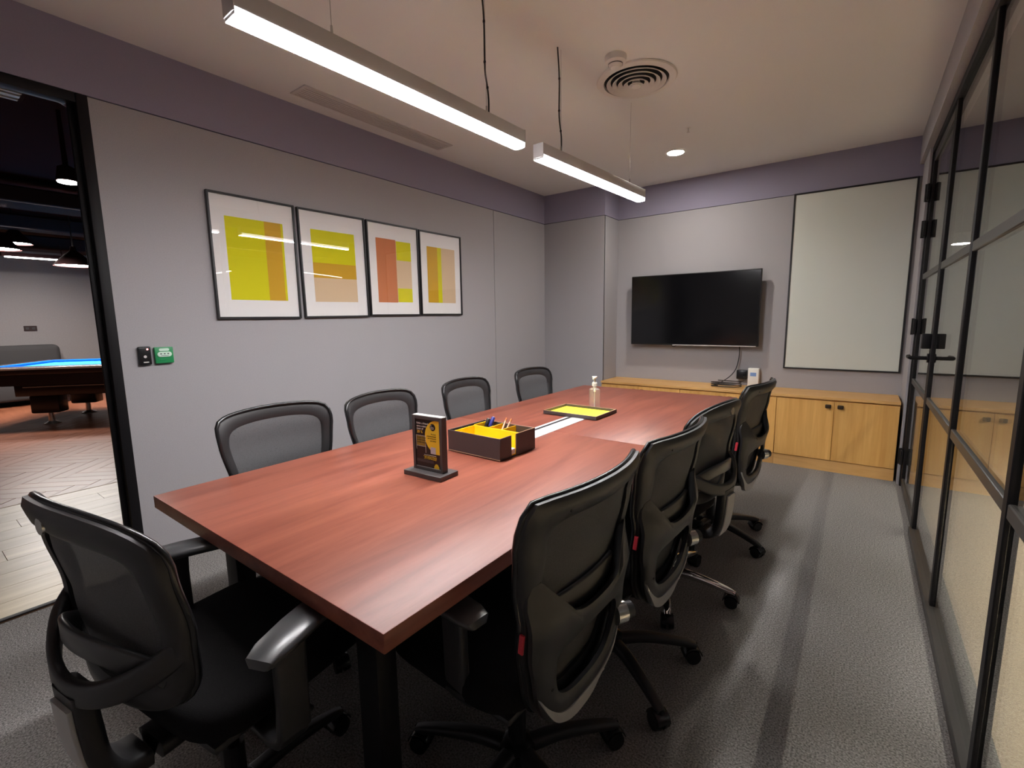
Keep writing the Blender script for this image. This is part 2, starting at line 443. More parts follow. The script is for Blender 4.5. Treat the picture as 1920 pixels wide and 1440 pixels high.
# ------------------------------------------------------------------ outside the doorway: games area
gf = sempty('floor_games_area', 'wooden floor of the games area beyond the doorway', 'floor')
B(-12.1, XL-.0, -8, 9, -.08, -.012).build('screed', 'herring', gf, smooth=False)
pl_me = {}
pw, plen = .193, 1.28
nrow = 10
for i in range(nrow):
    x0 = -4.95 + i*pw
    off = (i*0.47) % plen
    y = -1.2 - off
    while y < 2.6:
        if y+plen > -1.2:
            if 'p' not in pl_me:
                pl_me['p'] = RB(0, pw-.002, 0, plen-.002, -.011, 0, r=.001, seg=1).mesh('plank', 'plank')
            o = link('plank', pl_me['p'], gf); o.location = (x0, y, .003)
        y += plen
# herringbone blocks
bl, bw = .60, .12
hb = RB(0, bl-.003, 0, bw-.003, -.011, 0, r=.0012, seg=1).mesh('wood_block', 'herring')
ca, sa = math.cos(PI/4), math.sin(PI/4)
cnt = 0
for i in range(-60, 60):
    for j in range(-40, 40):
        # staircase herringbone: pairs of an along block and an across block
        for k in range(2):
            u = i*bw + j*2*bl*0
            a = i*bw + j*bl; b = i*bw - j*bl
            px, py, rz = (a, b, 0) if k == 0 else (a+bl, b+bw-bl+0, PI/2)
            if k == 1: px, py = a+bl+bw, b+bw-bl
            X = -7.2 + ca*px - sa*py; Y = 1.0 + sa*px + ca*py
            if -9.4 < X < -4.45 and -0.25 + (-4.95-X)*-.02 < Y < 1.25 + (-4.95-X)*.24:
                if cnt < 296:
                    o = link('wood_block', hb, gf); o.location = (X, Y, 0); o.rotation_euler = (0, 0, PI/4+rz); cnt += 1
RB(-4.962, -4.946, -1.3, 2.7, -.011, .0045, r=.001, seg=1).build('floor_strip', 'tan', gf)
gw = sempty('wall_games_area', 'grey far wall of the games area', 'wall')
B(-12.1, -12.0, -8, 9, 0, 3.5).build('far_wall', 'gwall', gw, smooth=False)
B(-12.1, XL-.06, 8.9, 9.0, 0, 3.5).build('side_wall', 'gwall', gw, smooth=False)
B(-12.1, XL-.06, -8.1, -8.0, 0, 3.5).build('side_wall', 'gwall', gw, smooth=False)
B(XL-.08, XL-.062, J1+.024, 9, 0, 3.5).build('near_wall', 'gwall', gw, smooth=False)
B(XL-.08, XL-.062, -8, J0-.024, 0, 3.5).build('near_wall', 'gwall', gw, smooth=False)
B(XL-.08, XL-.062, J0-.024, J1+.024, ZB+.006, 3.5).build('near_wall', 'gwall', gw, smooth=False)
gc = B(-12.1, XL-.1, -8, 9, 3.2, 3.3).build('ceiling_games_area', 'gceil', smooth=False)
struct(gc, 'black open ceiling of the games area', 'ceiling')
def duct(y0, x0, x1, z, w, h, m, label, name, slope=0):
    o = RB(-w/2, w/2, 0, x1-x0, 0, h, r=.02, seg=1).build(name, m)
    o.location = (x0, y0, z); o.rotation_euler = (0, 0, -PI/2+slope)
    return tag(o, label, 'duct')

# pool table ---------------------------------------------------------------
def pool_table():
    d = Vector((.63, .77, 0)).normalized(); ang = math.atan2(d.y, d.x)
    t = thing('pool_table', 'dark wooden pool table with bright blue felt in the games area', 'pool table', (-8.86, .58, 0), ang)
    L, Wd = 2.75, 1.5                      # local x along the near rail, local y away
    RB(0, L, 0, .13, .70, .80, r=.015).build('rail', 'poolwood', t)
    RB(0, L, Wd-.13, Wd, .70, .80, r=.015).build('rail', 'poolwood', t)
    RB(0, .13, .13, Wd-.13, .70, .80, r=.015).build('rail', 'poolwood', t)
    RB(L-.13, L, .13, Wd-.13, .70, .80, r=.015).build('rail', 'poolwood', t)
    B(.13, L-.13, .13, Wd-.13, .74, .765).build('playing_surface', 'felt', t)
    for a in ((.13, L-.13, .13, .18), (.13, L-.13, Wd-.18, Wd-.13), (.13, .18, .18, Wd-.18), (L-.18, L-.13, .18, Wd-.18)):
        RB(*a, .765, .80, r=.008, seg=1).build('cushion', 'feltdark', t)
    RB(.0, L, -.012, .006, .765, .792, r=.003).build('rail_trim', 'white', t)
    m = MB(); q = [(.02, .70), (L-.02, .70), (L-.10, .56), (.10, .56)]
    v = [(x, .02, z) for x, z in q] + [(x, Wd-.02, z) for x, z in q]
    m.add(v, [(0,1,2,3), (7,6,5,4), (0,4,5,1), (1,5,6,2), (2,6,7,3), (3,7,4,0)]).build('apron', 'poolwood', t)
    RB(.35, L-.35, .2, Wd-.2, .40, .56, r=.01).build('cabinet', 'poolwood', t)
    RB(.45, L-.45, .188, .2, .515, .53, r=.002, seg=1).build('cabinet_trim', 'poolmetal', t)
    for x in (.62, L-.62):
        for y in (.35, Wd-.35):
            m = MB().rbox(x-.16, x+.16, y-.1, y+.1, .16, .40, r=.02); lg = m.build('leg', 'poolwood', t)
            MB().lathe([(.09, 0), (.09, .012), (.035, .04), (.028, .16)], (x, y, 0), 18).build('foot', 'poolmetal', lg)
pool_table()
# sofa ---------------------------------------------------------------------
def sofa():
    t = thing('sofa', 'long charcoal upholstered sofa against the games area wall', 'sofa', (-11.5, .42, 0))
    RB(-.42, .40, -1.6, 1.55, .08, .42, r=.05, seg=3).build('seat', 'sofa', t)
    RB(-.46, -.20, -1.6, 1.55, .30, .98, r=.09, seg=4).build('backrest', 'sofa', t)
    RB(-.42, .38, 1.42, 1.60, .08, .60, r=.06, seg=3).build('armrest', 'sofa', t)
    for y in (-1.5, 1.45):
        for x in (-.35, .33): B(x-.03, x+.03, y-.03, y+.03, 0, .09).build('leg', 'poolwood', t)
sofa()

t = thing('wall_socket', 'small dark grey socket plate on the far games area wall', 'socket', (-11.995, 1.66, 1.27))
RB(0, .012, -.085, .085, -.045, .045, r=.004, seg=1).build('plate', 'duct', t)
for y in (-.04, .04): RB(.010, .015, y-.022, y+.022, -.022, .022, r=.003, seg=1).build('outlet', 'sofa', t)
for i, (x, z, h, w, lab) in enumerate(((-11.5, 2.60, .22, .5, 'flat dark duct nearest the far games area wall'), (-10.2, 2.74, .20, .35, 'narrow dark duct between the two flat ducts of the games area'), (-8.9, 2.86, .20, .55, 'wide dark duct nearest the doorway in the games area'))):
    o = RB(-w/2, w/2, -6, 7, 0, h, r=.02, seg=1).build('ceiling_duct', 'duct'); o.location = (x, 0, z)
    tag(o, lab, 'duct', 'ducts under the games area ceiling')
o = MB().tube([(-3.9, -.9, 3.02), (-4.6, .65, 3.02), (-6.8, 2.6, 3.04)], .022, 10).build('sprinkler_pipe', 'redpipe')
tag(o, 'dark red sprinkler pipe under the games area ceiling', 'pipe')
t = thing('slot_diffuser', 'white slatted air slot high beyond the doorway', 'air vent', (-4.6, .1, 2.8))
RB(-.11, .11, -.75, .68, .03, .10, r=.004, seg=1).build('housing', 'gceil', t)
for x, w in ((-.07, .028), (0, .05), (.07, .028)):
    RB(x-w/2, x+w/2, -.74, .655, .018, .034, r=.003, seg=1).build('slat', 'white', t)

def pool_lamp(x, y, z, r, label):
    t = thing('pool_lamp', label, 'pendant lamp', (x, y, z), 0, 'metal pendant lamps of the games area')
    MB().lathe([(r, 0), (r*.98, .012), (r*.72, .09), (r*.40, .17), (r*.16, .22), (r*.12, .28)], n=28, cap=False).build('shade', 'gceil', t)
    MB().lathe([(r*.90, .010), (r*.92, .016)], n=28).build('light_disc', 'gameslamp', t)
    MB().cyl((0, 0, .27), (0, 0, 3.2-z), .008, n=8).build('cord', 'cable', t)
pool_lamp(-9.35, 1.86, 2.175, .24, 'black cone pendant lamp beside the door frame over the pool table')
pool_lamp(-9.0, 1.06, 2.30, .22, 'black cone pendant lamp cut by the left edge of the photo')
pool_lamp(-10.3, 1.41, 2.54, .19, 'small cone lamp furthest back under the dark ducts')
t = thing('ceiling_spot', 'bright round spotlight glowing beside the black door frame', 'spotlight', (-5.84, 1.19, 2.6))
MB().lathe([(.075, 0), (.078, .01), (.06, .12), (.02, .14), (.015, .6)], n=24).build('housing', 'gceil', t)
MB().lathe([(.066, -.012), (.074, -.002)], n=24).build('lens', 'gameslamp', t)
t = thing('strip_lamp', 'short white strip lamp under the ducts of the games area', 'strip lamp', (-11.1, 1.75, 2.40))
RB(-.05, .05, -.42, .42, .03, .09, r=.004, seg=1).build('housing', 'gceil', t)
RB(-.035, .035, -.38, .30, .012, .03, r=.004, seg=1).build('tube', 'officelamp', t)
for y in (-.3, .3): MB().cyl((0, y, .09), (0, y, .28), .006, n=6).build('hanger', 'cable', t)

# ------------------------------------------------------------------ outside the glass: office
of = B(0.42, 7.0, -4, 14, -.06, 0).build('floor_office', 'tanfloor', smooth=False)
struct(of, 'beige carpet of the office beyond the glass', 'floor')
ow = sempty('wall_office', 'dim brown walls of the office beyond the glass', 'wall')
B(7.0, 7.1, -4, 14, 0, 3.0).build('side_wall', 'owall', ow, smooth=False)
B(0.42, 7.1, 14, 14.1, 0, 3.0).build('end_wall', 'owall', ow, smooth=False)
B(0.42, 7.1, -4.1, -4, 0, 3.0).build('end_wall', 'owall', ow, smooth=False)
B(0.40, 0.42, YB, 14, 0, 3.0).build('side_wall', 'owall', ow, smooth=False)
B(0.40, 0.42, -4, YF, 0, 3.0).build('side_wall', 'owall', ow, smooth=False)
oc = B(0.42, 7.1, -4, 14, 3.0, 3.1).build('ceiling_office', 'gceil', smooth=False)
struct(oc, 'dark open ceiling of the office beyond the glass', 'ceiling')
for x, y, L, rz, lab in ((1.25, .4, 2.2, 0, 'first'), (1.25, 3.6, 2.2, 0, 'second'), (4.6, 2.6, 1.8, .5, 'third'), (4.7, 6.6, 1.8, -.4, 'fourth'), (6.0, 4.8, 1.5, PI/2, 'fifth')):
    t = thing('office_strip_light', lab + ' hanging strip light set out of view, from the near end of the office outside the glass partition', 'strip light', (x, y, 2.44), rz, 'strip lights of the office')
    fill = lab in ('first', 'second')  # first two strips are added out of view to brighten the office floor
    RB(-.03, .03, -L/2, L/2, .012, .06, r=.004, seg=1).build('housing', 'gceil', t)
    RB(-.025, .025, -L/2+.01, L/2-.01, 0, .014, r=.003, seg=1).build('diffuser', 'officefill' if fill else 'officelamp', t)
    if fill:
        for q in ((-.034, -.03, -L/2, L/2), (.03, .034, -L/2, L/2), (-.03, .03, -L/2-.004, -L/2), (-.03, .03, L/2, L/2+.004)): B(*q, -.075, .03).build('spill_skirt', 'gceil', t)  # added skirts that keep the fill light out of the meeting room
    for k in (-1, 1): MB().cyl((0, k*L*.4, .06), (0, k*L*.4, .545), .003, n=6).build('wire', 'wire', t)
t = thing('office_spot', 'small bright lamp seen through the glass beside the middle mullion', 'spotlight', (1.02, 9.1, 2.26))
MB().lathe([(.10, 0), (.10, .02), (.05, .10), (.01, .12), (.01, .74)], n=24).build('housing', 'gceil', t)
MB().lathe([(.088, -.006), (.092, .002)], n=24).build('lens', 'gameslamp', t)

# ------------------------------------------------------------------ ceiling fittings
def pendant(p0, p1, zb, label, wires, cord, lens):
    a = Vector((p0[0], p0[1], 0)); b = Vector((p1[0], p1[1], 0)); d = b-a; L = d.length
    t = thing('pendant_light', label, 'pendant light', (p0[0], p0[1], zb), math.atan2(d.y, d.x)-PI/2, 'linear pendant lights over the table')
    W_ = .031
    RB(-W_, W_, 0, L, .0215, .078, r=.004, seg=2).build('housing', 'greyalu', t)
    m = MB(); n = 10; sec = []
    for k in range(n+1):
        w = PI*k/n; sec.append((-.029*math.cos(w), .004-.004*math.sin(w)))
    v = []
    for y in (.004, L-.004): v += [(x, y, z) for x, z in sec]
    k = n+1
    f = [(i, i+1, k+i+1, k+i) for i in range(n)] + [tuple(range(k)), tuple(range(2*k-1, k-1, -1)), (0, k, 2*k-1, n)]
    df = m.add(v, f).build('diffuser', lens, t, angle=50)
    for sx in (-1, 1):
        RB(min(sx*.0292, sx*.0312), max(sx*.0292, sx*.0312), .004, L-.004, .0036, .0225, r=.0008, seg=1).build('side_lens', 'lampside', df)
    RB(-.029, .029, .003, L-.003, .0052, .0225, r=.0005, seg=1).build('gear_tray', 'greyalu', t)
    for y in (-.001, L-.003):
        RB(-W_-.001, W_+.001, y, y+.004, .012, .079, r=.001, seg=1).build('end_cap', 'greyalu', t)
    for y in wires:
        MB().cyl((0, y, .11), (0, y, ZC-zb), .0012, n=6).build('wire', 'wire', t)
        MB().cyl((0, y, .074), (0, y, .115), .005, .0035, n=10).build('wire_grip', 'silver', t)
    y = cord
    pts = bez([(0, y-.03, ZC-zb), (.004, y-.02, (ZC-zb)*.75), (-.004, y-.01, (ZC-zb)*.45), (.003, y, .16), (0, y+.004, .078)], 6)
    c = MB().tube(pts, .0038, 8).build('power_cord', 'cable', t)
    for q in (6, 11, 16):
        p = pts[q]; MB().lathe([(.0055, -.004), (.0055, .004)], p, 8).build('cord_tie', 'plasticgloss', c)
pendant((-1.385, .646, 0), (-1.345, 1.90, 0), 2.105, 'longer looking linear pendant light, nearer the doorway, with a thin steel wire', (.30, 1.02), 1.03, 'lamp')
pendant((-1.36, 2.077, 0), (-1.285, 3.25, 0), 2.105, 'linear pendant light nearer the television, hanging on a black cord', (.20, 1.0), .20, 'lampfar')

t = thing('air_diffuser', 'round white ceiling air diffuser with concentric rings', 'air vent', (-1.158, 2.815, ZC))
MB().lathe([(.228, -.002), (.222, -.010), (.186, -.014), (.182, .0)], n=56, cap=False).build('rim', 'offwhite', t)
MB().lathe([(.184, -.002), (.184, -.001)], n=48).build('shadow_gap', 'groove', t)
for k, r in enumerate((.168, .135, .102, .070, .040)):
    z = -.018-.004*k
    MB().lathe([(r-.022, z+.012), (r-.003, z-.002), (r, z-.004), (r+.002, z), (r-.018, z+.014)], n=48, cap=False).build('ring', 'offwhite', t)
MB().lathe([(.026, -.040), (.03, -.036), (.02, -.005)], n=32).build('centre_cone', 'offwhite', t)
t = thing('smoke_detector', 'small round smoke detector beside the ceiling air diffuser', 'smoke detector', (-1.150, 2.51, ZC))
MB().lathe([(.030, -.052), (.036, -.046), (.040, -.036), (.054, -.030), (.058, -.008), (.056, 0)], n=36).build('body', 'offwhite', t)
MB().lathe([(.024, -.058), (.028, -.052)], n=28).build('cap', 'offwhite', t)
MB().lathe([(.0385, -.044), (.0385, -.038)], n=28, cap=False).build('slot', 'groove', t)
t = thing('downlight', 'glowing round recessed downlight near the television wall', 'downlight', (-1.362, 4.19, ZC))
MB().lathe([(.082, -.001), (.080, -.006), (.066, -.008), (.064, 0)], n=40, cap=False).build('rim', 'white', t)
MB().lathe([(.060, -.007), (.065, -.004)], n=36).build('lens', 'downlight', t)
t = thing('sprinkler', 'tiny metal sprinkler head beside the glowing downlight', 'sprinkler', (-1.125, 3.73, ZC))
MB().lathe([(.018, -.002), (.016, 0)], n=20).build('flange', 'offwhite', t)
MB().cyl((0, 0, -.03), (0, 0, 0), .005, n=10).build('stem', 'greyalu', t)
MB().lathe([(.011, -.033), (.011, -.030)], n=14).build('deflector', 'greyalu', t)
t = thing('linear_vent', 'long narrow grey ceiling grille above the pictures', 'air vent', (-2.79, 2.28, ZC))
MB().box(-.082, -.066, -.62, .62, -.006, 0).box(.066, .082, -.62, .62, -.006, 0).box(-.066, .066, -.62, -.60, -.006, 0).box(-.066, .066, .60, .62, -.006, 0).build('frame', 'vent', t)
B(-.066, .066, -.60, .60, -.001, 0).build('backing', 'greyalu', t)
for k in range(6):
    x = -.055+.022*k; B(x-.007, x+.007, -.60, .60, -.005, -.002).build('slat', 'vent', t)

# ------------------------------------------------------------------ pictures
def picture(i, y0, y1, z0, z1, tilt, blocks, label):
    yc, zc = (y0+y1)/2, (z0+z1)/2; w, h = y1-y0, z1-z0
    t = thing('picture', label, 'picture', (XL+.001, yc, zc), 0, 'four framed abstract prints')
    t.rotation_euler = (tilt, 0, 0)
    a, b, th = w/2, h/2, .012
    for n_, bb in (('frame_side', (-a, -a+th, -b, b)), ('frame_side', (a-th, a, -b, b)), ('frame_side', (-a+th, a-th, b-th, b)), ('frame_side', (-a+th, a-th, -b, -b+th))):
        RB(0, .022, bb[0], bb[1], bb[2], bb[3], r=.0015, seg=1).build(n_, 'blackframe', t)
    B(.004, .010, -a+th, a-th, -b+th, b-th).build('mount', 'mat', t, smooth=False)
    for k, (m, u0, u1, v0, v1) in enumerate(blocks):
        # fractions of the mount, v from the top
        B(.010, .0108+.0002*k, -a+th+u0*(w-2*th), -a+th+u1*(w-2*th), b-th-v1*(h-2*th), b-th-v0*(h-2*th)).build('colour_block', m, t, smooth=False)
    B(.0145, .0165, -a+th, a-th, -b+th, b-th).build('glazing', 'picglass', t, smooth=False)
picture(1, 1.182, 1.690, 1.342, 2.058, 0.0, [('lime', .155, .86, .165, .855), ('ochre', .62, .83, .165, .855)], 'framed print with a lime field and one upright ochre band')
picture(2, 1.712, 2.226, 1.346, 2.058, .010, [('sand', .155, .84, .165, .86), ('lime', .155, .84, .165, .50), ('ochre', .155, .84, .48, .625)], 'framed print with lime top, ochre band across and sand below')
picture(3, 2.240, 2.744, 1.356, 2.060, .004, [('sand', .16, .86, .165, .86), ('lime', .55, .86, .165, .38), ('lime', .55, .86, .70, .86), ('rust', .15, .54, .155, .865)], 'framed print with a tall rust panel and two lime squares')
picture(4, 2.754, 3.258, 1.360, 2.058, 0.0, [('sand', .16, .86, .165, .86), ('lime', .40, .51, .165, .86), ('ochre', .16, .41, .165, .86)], 'framed print with ochre and lime stripes on sand, nearest the corner')

# ------------------------------------------------------------------ wall devices
t = thing('card_reader', 'black card reader with a red light beside the door frame', 'card reader', (XL, .818, 1.155))
RB(0, .02, -.028, .028, -.048, .048, r=.007, seg=3).build('body', 'plasticgloss', t)
MB().cyl((.018, .012, .034), (.0212, .012, .034), .004, n=12).build('status_light', 'redled', t)
RB(.019, .0206, -.010, .014, -.036, -.030, r=.001, seg=1).build('logo_print', 'print_white', t)
MB().cyl((.019, .0, -.004), (.0205, .0, -.004), .007, n=14).build('sensor_mark', 'vent', t)
t = thing('exit_button', 'green exit release plate with pale oval buttons on the wall', 'exit button', (XL, .902, 1.153))
RB(0, .022, -.042, .042, -.042, .044, r=.004, seg=2).build('plate', 'green', t)
def oval(y, z, w, h, x0, x1, n=24):
    m = MB(); v = []
    pts = rrect(w, h, h*.49, 6)
    v = [(x0, y+a, z+b) for a, b in pts] + [(x1, y+a, z+b) for a, b in pts]; k = len(pts)
    return m.add(v, [(i, (i+1) % k, k+(i+1) % k, k+i) for i in range(k)] + [tuple(range(k)), tuple(range(2*k-1, k-1, -1))])
oval(0, .030, .046, .014, .021, .0245).build('label_oval', 'pale', t)
bt = oval(0, .006, .064, .026, .021, .027).build('button', 'pale', t)
for y in (-.016, 0, .016): RB(.0268, .0276, y-.004, y+.004, .006, .011, r=.001, seg=1).build('symbol', 'blackframe', bt)
RB(.0268, .0276, -.018, .018, -.002, .0, r=.0005, seg=1).build('symbol', 'blackframe', bt)
RB(.021, .0235, -.022, .022, -.026, -.020, r=.001, seg=1).build('hinge_slot', 'green', t)

# ------------------------------------------------------------------ credenza
YD = 4.64
XR = .288
for i, (x0, lab) in enumerate(((-2.235, 'oak two door cabinet unit at the left, behind the sanitizer bottle'), (-1.394, 'middle oak two door cabinet unit under the television cable'), (-.553, 'oak two door cabinet unit under the whiteboard, beside the glass door'))):
    x1 = x0 + .840; xc = (x0+x1)/2
    t = thing('cabinet', lab, 'cabinet', (xc, 0, 0), 0, 'three oak cabinet units of the low credenza')
    RB(-.42, .42, YD+.022, YB-.002, .10, .612, r=.001, seg=1).build('body', 'oakz', t)
    RB(-.42, .42, YD+.012, YB-.03, 0, .098, r=.001, seg=1).build('plinth', 'oakx', t)
    for sgn in (-1, 1):
        a, b = (-.4185, -.0015) if sgn < 0 else (.0015, .4185)
        d = RB(a, b, YD, YD+.020, .102, .604, r=.0015, seg=1).build('door', 'oakz', t)
        k = MB().cyl((sgn*.042, YD, .562), (sgn*.042, YD-.014, .562), .007, n=10)
        k.rbox(sgn*.042-.021, sgn*.042+.021, YD-.028, YD-.013, .546, .578, r=.007, seg=3); k.build('knob', 'knob', d)
wt = RB(-2.24, XR, YD-.006, YB-.003, .614, .637, r=.0015, seg=1).build('worktop', 'oakx')
tag(wt, 'continuous oak worktop on top of the three cabinet units', 'worktop')

# ------------------------------------------------------------------ television and its cable
t = thing('television', 'black flat screen television mounted on the grey wall', 'television', (-1.400, 4.945, 1.385))
t.rotation_euler = (math.radians(1.0), 0, math.radians(0.4))
tw, th = .628, .362
RB(-tw, tw, -.012, .022, -th, th, r=.004).build('housing', 'tvbody', t)
B(-tw+.008, tw-.008, -.0135, -.011, -th+.014, th-.008).build('screen', 'tv', t, smooth=False)
RB(-tw+.45, tw-.02, -.014, .0, -th-.002, -th+.006, r=.001, seg=1).build('bottom_strip', 'greyalu', t)
MB().tube(bez([(-.19, 0, -th), (-.18, -.005, -th-.012), (-.165, -.006, -th-.015), (-.15, -.005, -th-.012), (-.14, 0, -th)], 4), .003, 6).build('cable_loop', 'cable', t)
RB(-.3, .3, .020, .102, -.2, .2, r=.006).build('wall_mount', 'tvbody', t)
pts = [(-.945, 5.00, 1.04), (-.942, 5.005, .93), (-.965, 5.0, .80), (-1.02, 4.97, .715), (-1.10, 4.86, .655), (-1.135, 4.79, .643)]
for k in range(34):
    w = PI*.75 + 2*PI*k/11; r = .115+.012*math.sin(k*1.7)
    pts.append((-1.0+1.15*r*math.cos(w), 4.80+.55*r*math.sin(w), .643+.0016*k))
pts += [(-.90, 4.84, .695), (-.87, 4.93, .70), (-.90, 4.99, .735)]
o = MB().tube(bez(pts, 3), .0044, 8).build('power_cable', 'cable')
tag(o, 'black television cable coiled on the oak worktop', 'cable')
o = RB(-.955, -.858, 4.975, YB, .700, .790, r=.008, seg=2).build('power_adapter', 'plasticgloss')
tag(o, 'square black power adapter plugged in above the worktop', 'adapter')
t = thing('socket_box', 'white socket box with a blue label above the worktop', 'socket', (-.805, YB, .637))
RB(-.048, .048, -.075, 0, .004, .175, r=.006, seg=2).build('body', 'white', t)
RB(-.026, .026, -.077, -.074, .10, .135, r=.001, seg=1).build('label_sticker', 'bluelabel', t)

# ------------------------------------------------------------------ whiteboard
t = thing('whiteboard', 'tall plain whiteboard with thin black frame on the back wall', 'whiteboard', (-.140, YB, 1.604))
a, b = .426, .782
B(-a+.01, a-.01, -.012, 0, -b+.01, b-.01).build('board', 'whiteboard', t, smooth=False)
for q in ((-a, -a+.013, -b, b), (a-.013, a, -b, b), (-a+.013, a-.013, b-.013, b), (-a+.013, a-.013, -b, -b+.013)):
    RB(q[0], q[1], -.020, 0, q[2], q[3], r=.002, seg=1).build('frame_side', 'blackframe', t)

# ------------------------------------------------------------------ conference table
TX0, TX1, TY0, TY1, TZ = -1.866, -.664, .487, 3.54, .75
t = thing('conference_table', 'long reddish mahogany conference table in the middle of the room', 'table', ((TX0+TX1)/2, (TY0+TY1)/2, 0))
cx, cy = (TX0+TX1)/2, (TY0+TY1)/2
hw, hl = (TX1-TX0)/2, (TY1-TY0)/2
js = 1.985-cy
for y0, y1 in ((-hl, js-.0008), (js+.0008, hl)):
    RB(-hw, hw, y0, y1, TZ-.042, TZ, r=.0022, seg=2).build('tabletop', 'table', t)
for y in (-hl+.16, js, hl-.16):
    for x in ((-hw+.22, hw-.25) if y != js else (-.2, .2)):
        RB(x-.04, x+.04, y-.03, y+.03, 0.0, TZ-.042, r=.004).build('leg', 'blackmetal', t)
    RB(-hw+.18, hw-.18, y-.02, y+.02, TZ-.10, TZ-.043, r=.003).build('cross_beam', 'blackmetal', t)
for x in (-.22, .22): RB(x-.02, x+.02, -hl+.18, hl-.18, TZ-.10, TZ-.044, r=.003).build('long_beam', 'blackmetal', t)
cf = RB(-.078, .046, 1.62-cy, 2.42-cy, TZ-.01, TZ+.0022, r=.001, seg=1).build('cable_flap', 'alu', t)
RB(-.056, -.038, 1.64-cy, 2.40-cy, TZ+.001, TZ+.0034, r=.0004, seg=1).build('brush_slot', 'blackframe', cf)

# ------------------------------------------------------------------ things on the table
# desk organiser
def organiser():
    t = thing('desk_organiser', 'dark brown desk organiser box lined in yellow', 'organiser', (-1.27, 1.553, TZ+.0025), math.radians(-1.5))
    a, b, h, w = .147, .122, .092, .005
    B(-a, a, -b, b, 0, .004).build('bottom', 'leather', t)
    RB(-a, a, -b, -b+w, .0, h, r=.001, seg=1).build('side', 'leather', t)
    RB(-a, -a+w, -b+w, b, .0, h, r=.001, seg=1).build('side', 'leather', t)
    RB(-a, a, b-w, b, .0, h, r=.001, seg=1).build('side', 'leather', t)
    RB(a-w, a, -b+w, -.045, .0, h, r=.001, seg=1).build('side', 'leather', t)
    RB(a-w, a, -.012, b-w, .0, h, r=.001, seg=1).build('side', 'leather', t)
    for q in ((-a, a, -b-.0008, -b+.0008, .002, .005), (-a, a, b-.003, b, h, h+.001), (a-.003, a, -.012, b, h, h+.001)):
        B(*q).build('edge_trim', 'tan', t)
    # yellow inner tray
    x0, x1, y0, y1 = -a+w+.022, a-w-.001, -b+w, .022
    B(-a+w, a-w, -b+w, b-w, .004, .006).build('lining', 'yellow', t)
    B(x0-.003, x1, y1, y1+.003, .006, h-.004).build('divider', 'yellow', t)
    B(x0-.003, x0, y0, y1, .006, h-.004).build('divider', 'yellow', t)
    B(x0, x1, y0, y0+.0025, .006, h-.003).build('lining', 'yellow', t)
    B(x1-.0025, x1, y0, -.045, .006, h-.003).build('lining', 'yellow', t)
    B(x1-.0025, x1, -.012, y1, .006, h-.003).build('lining', 'yellow', t)
    for x in (x0-.003, -.03, .045):
        B(x-.003, x, y1+.003, b-w, .006, h-.002).build('divider', 'yellow', t)
    return t
organiser()
def stick(name, label, cat, base, tip, parts):
    base = Vector(base); tip = Vector(tip); d = tip-base
    t = thing(name, label, cat, base)
    t.rotation_mode = 'QUATERNION'; t.rotation_quaternion = d.to_track_quat('Z', 'Y')
    L = d.length
    for nm, m, prof in parts(L): MB().lathe(prof, n=14).build(nm, m, t)
    return t
zb = TZ+.010
def marker(c):
    return lambda L: (('barrel', 'plasticgloss', [(.008, 0), (.008, L*.62)]), ('cap', c, [(.0088, L*.62), (.0092, L*.64), (.0092, L*.97), (.0075, L)]), ('tip_plug', 'print_white', [(.0062, L), (.0058, L+.001)]))
stick('marker_pen', 'dark blue marker pen leaning in the yellow organiser', 'pen', (-1.352, 1.60, zb), (-1.345, 1.662, zb+.108), marker('navy'))
stick('marker_pen', 'black marker pen leaning beside the blue one', 'pen', (-1.372, 1.60, zb), (-1.366, 1.652, zb+.100), marker('plasticgloss'))
def pencil(L): return (('shaft', 'pink', [(.0036, 0.0), (.0036, L*.9)]), ('eraser', 'rust', [(.0042, L*.9), (.0042, L), (.003, L+.002)]))
stick('pencil', 'pale pencil leaning left in the organiser', 'pencil', (-1.275, 1.592, zb), (-1.268, 1.660, zb+.112), pencil)
stick('pencil', 'pale pencil leaning right in the organiser', 'pencil', (-1.262, 1.592, zb), (-1.242, 1.662, zb+.110), pencil)
o = RB(-1.19, -1.128, 1.475, 1.535, TZ+.0105, TZ+.034, r=.002, seg=1).build('card_stack', 'print_white')
tag(o, 'small white card stack inside the yellow organiser', 'cards')

# tray
t = thing('tray', 'shallow brown tray lined in bright yellow', 'tray', (-1.322, 2.458, TZ+.0032), math.radians(-1))
a, b = .176, .132
B(-a, a, -b, b, 0, .003).build('base', 'leather', t)
B(-a+.006, a-.006, -b+.006, b-.006, .003, .005).build('lining', 'yellowpale', t)
for q in ((-a, a, -b, -b+.007), (-a, a, b-.007, b), (-a, -a+.007, -b+.007, b-.007), (a-.007, a, -b+.007, b-.007)):
    r = RB(*q, 0.0, .020, r=.001, seg=1).build('side', 'leather', t)
    B(q[0]+.001, q[1]-.001, q[2]+.001, q[3]-.001, .0195, .0206).build('edge_trim', 'tan', r)

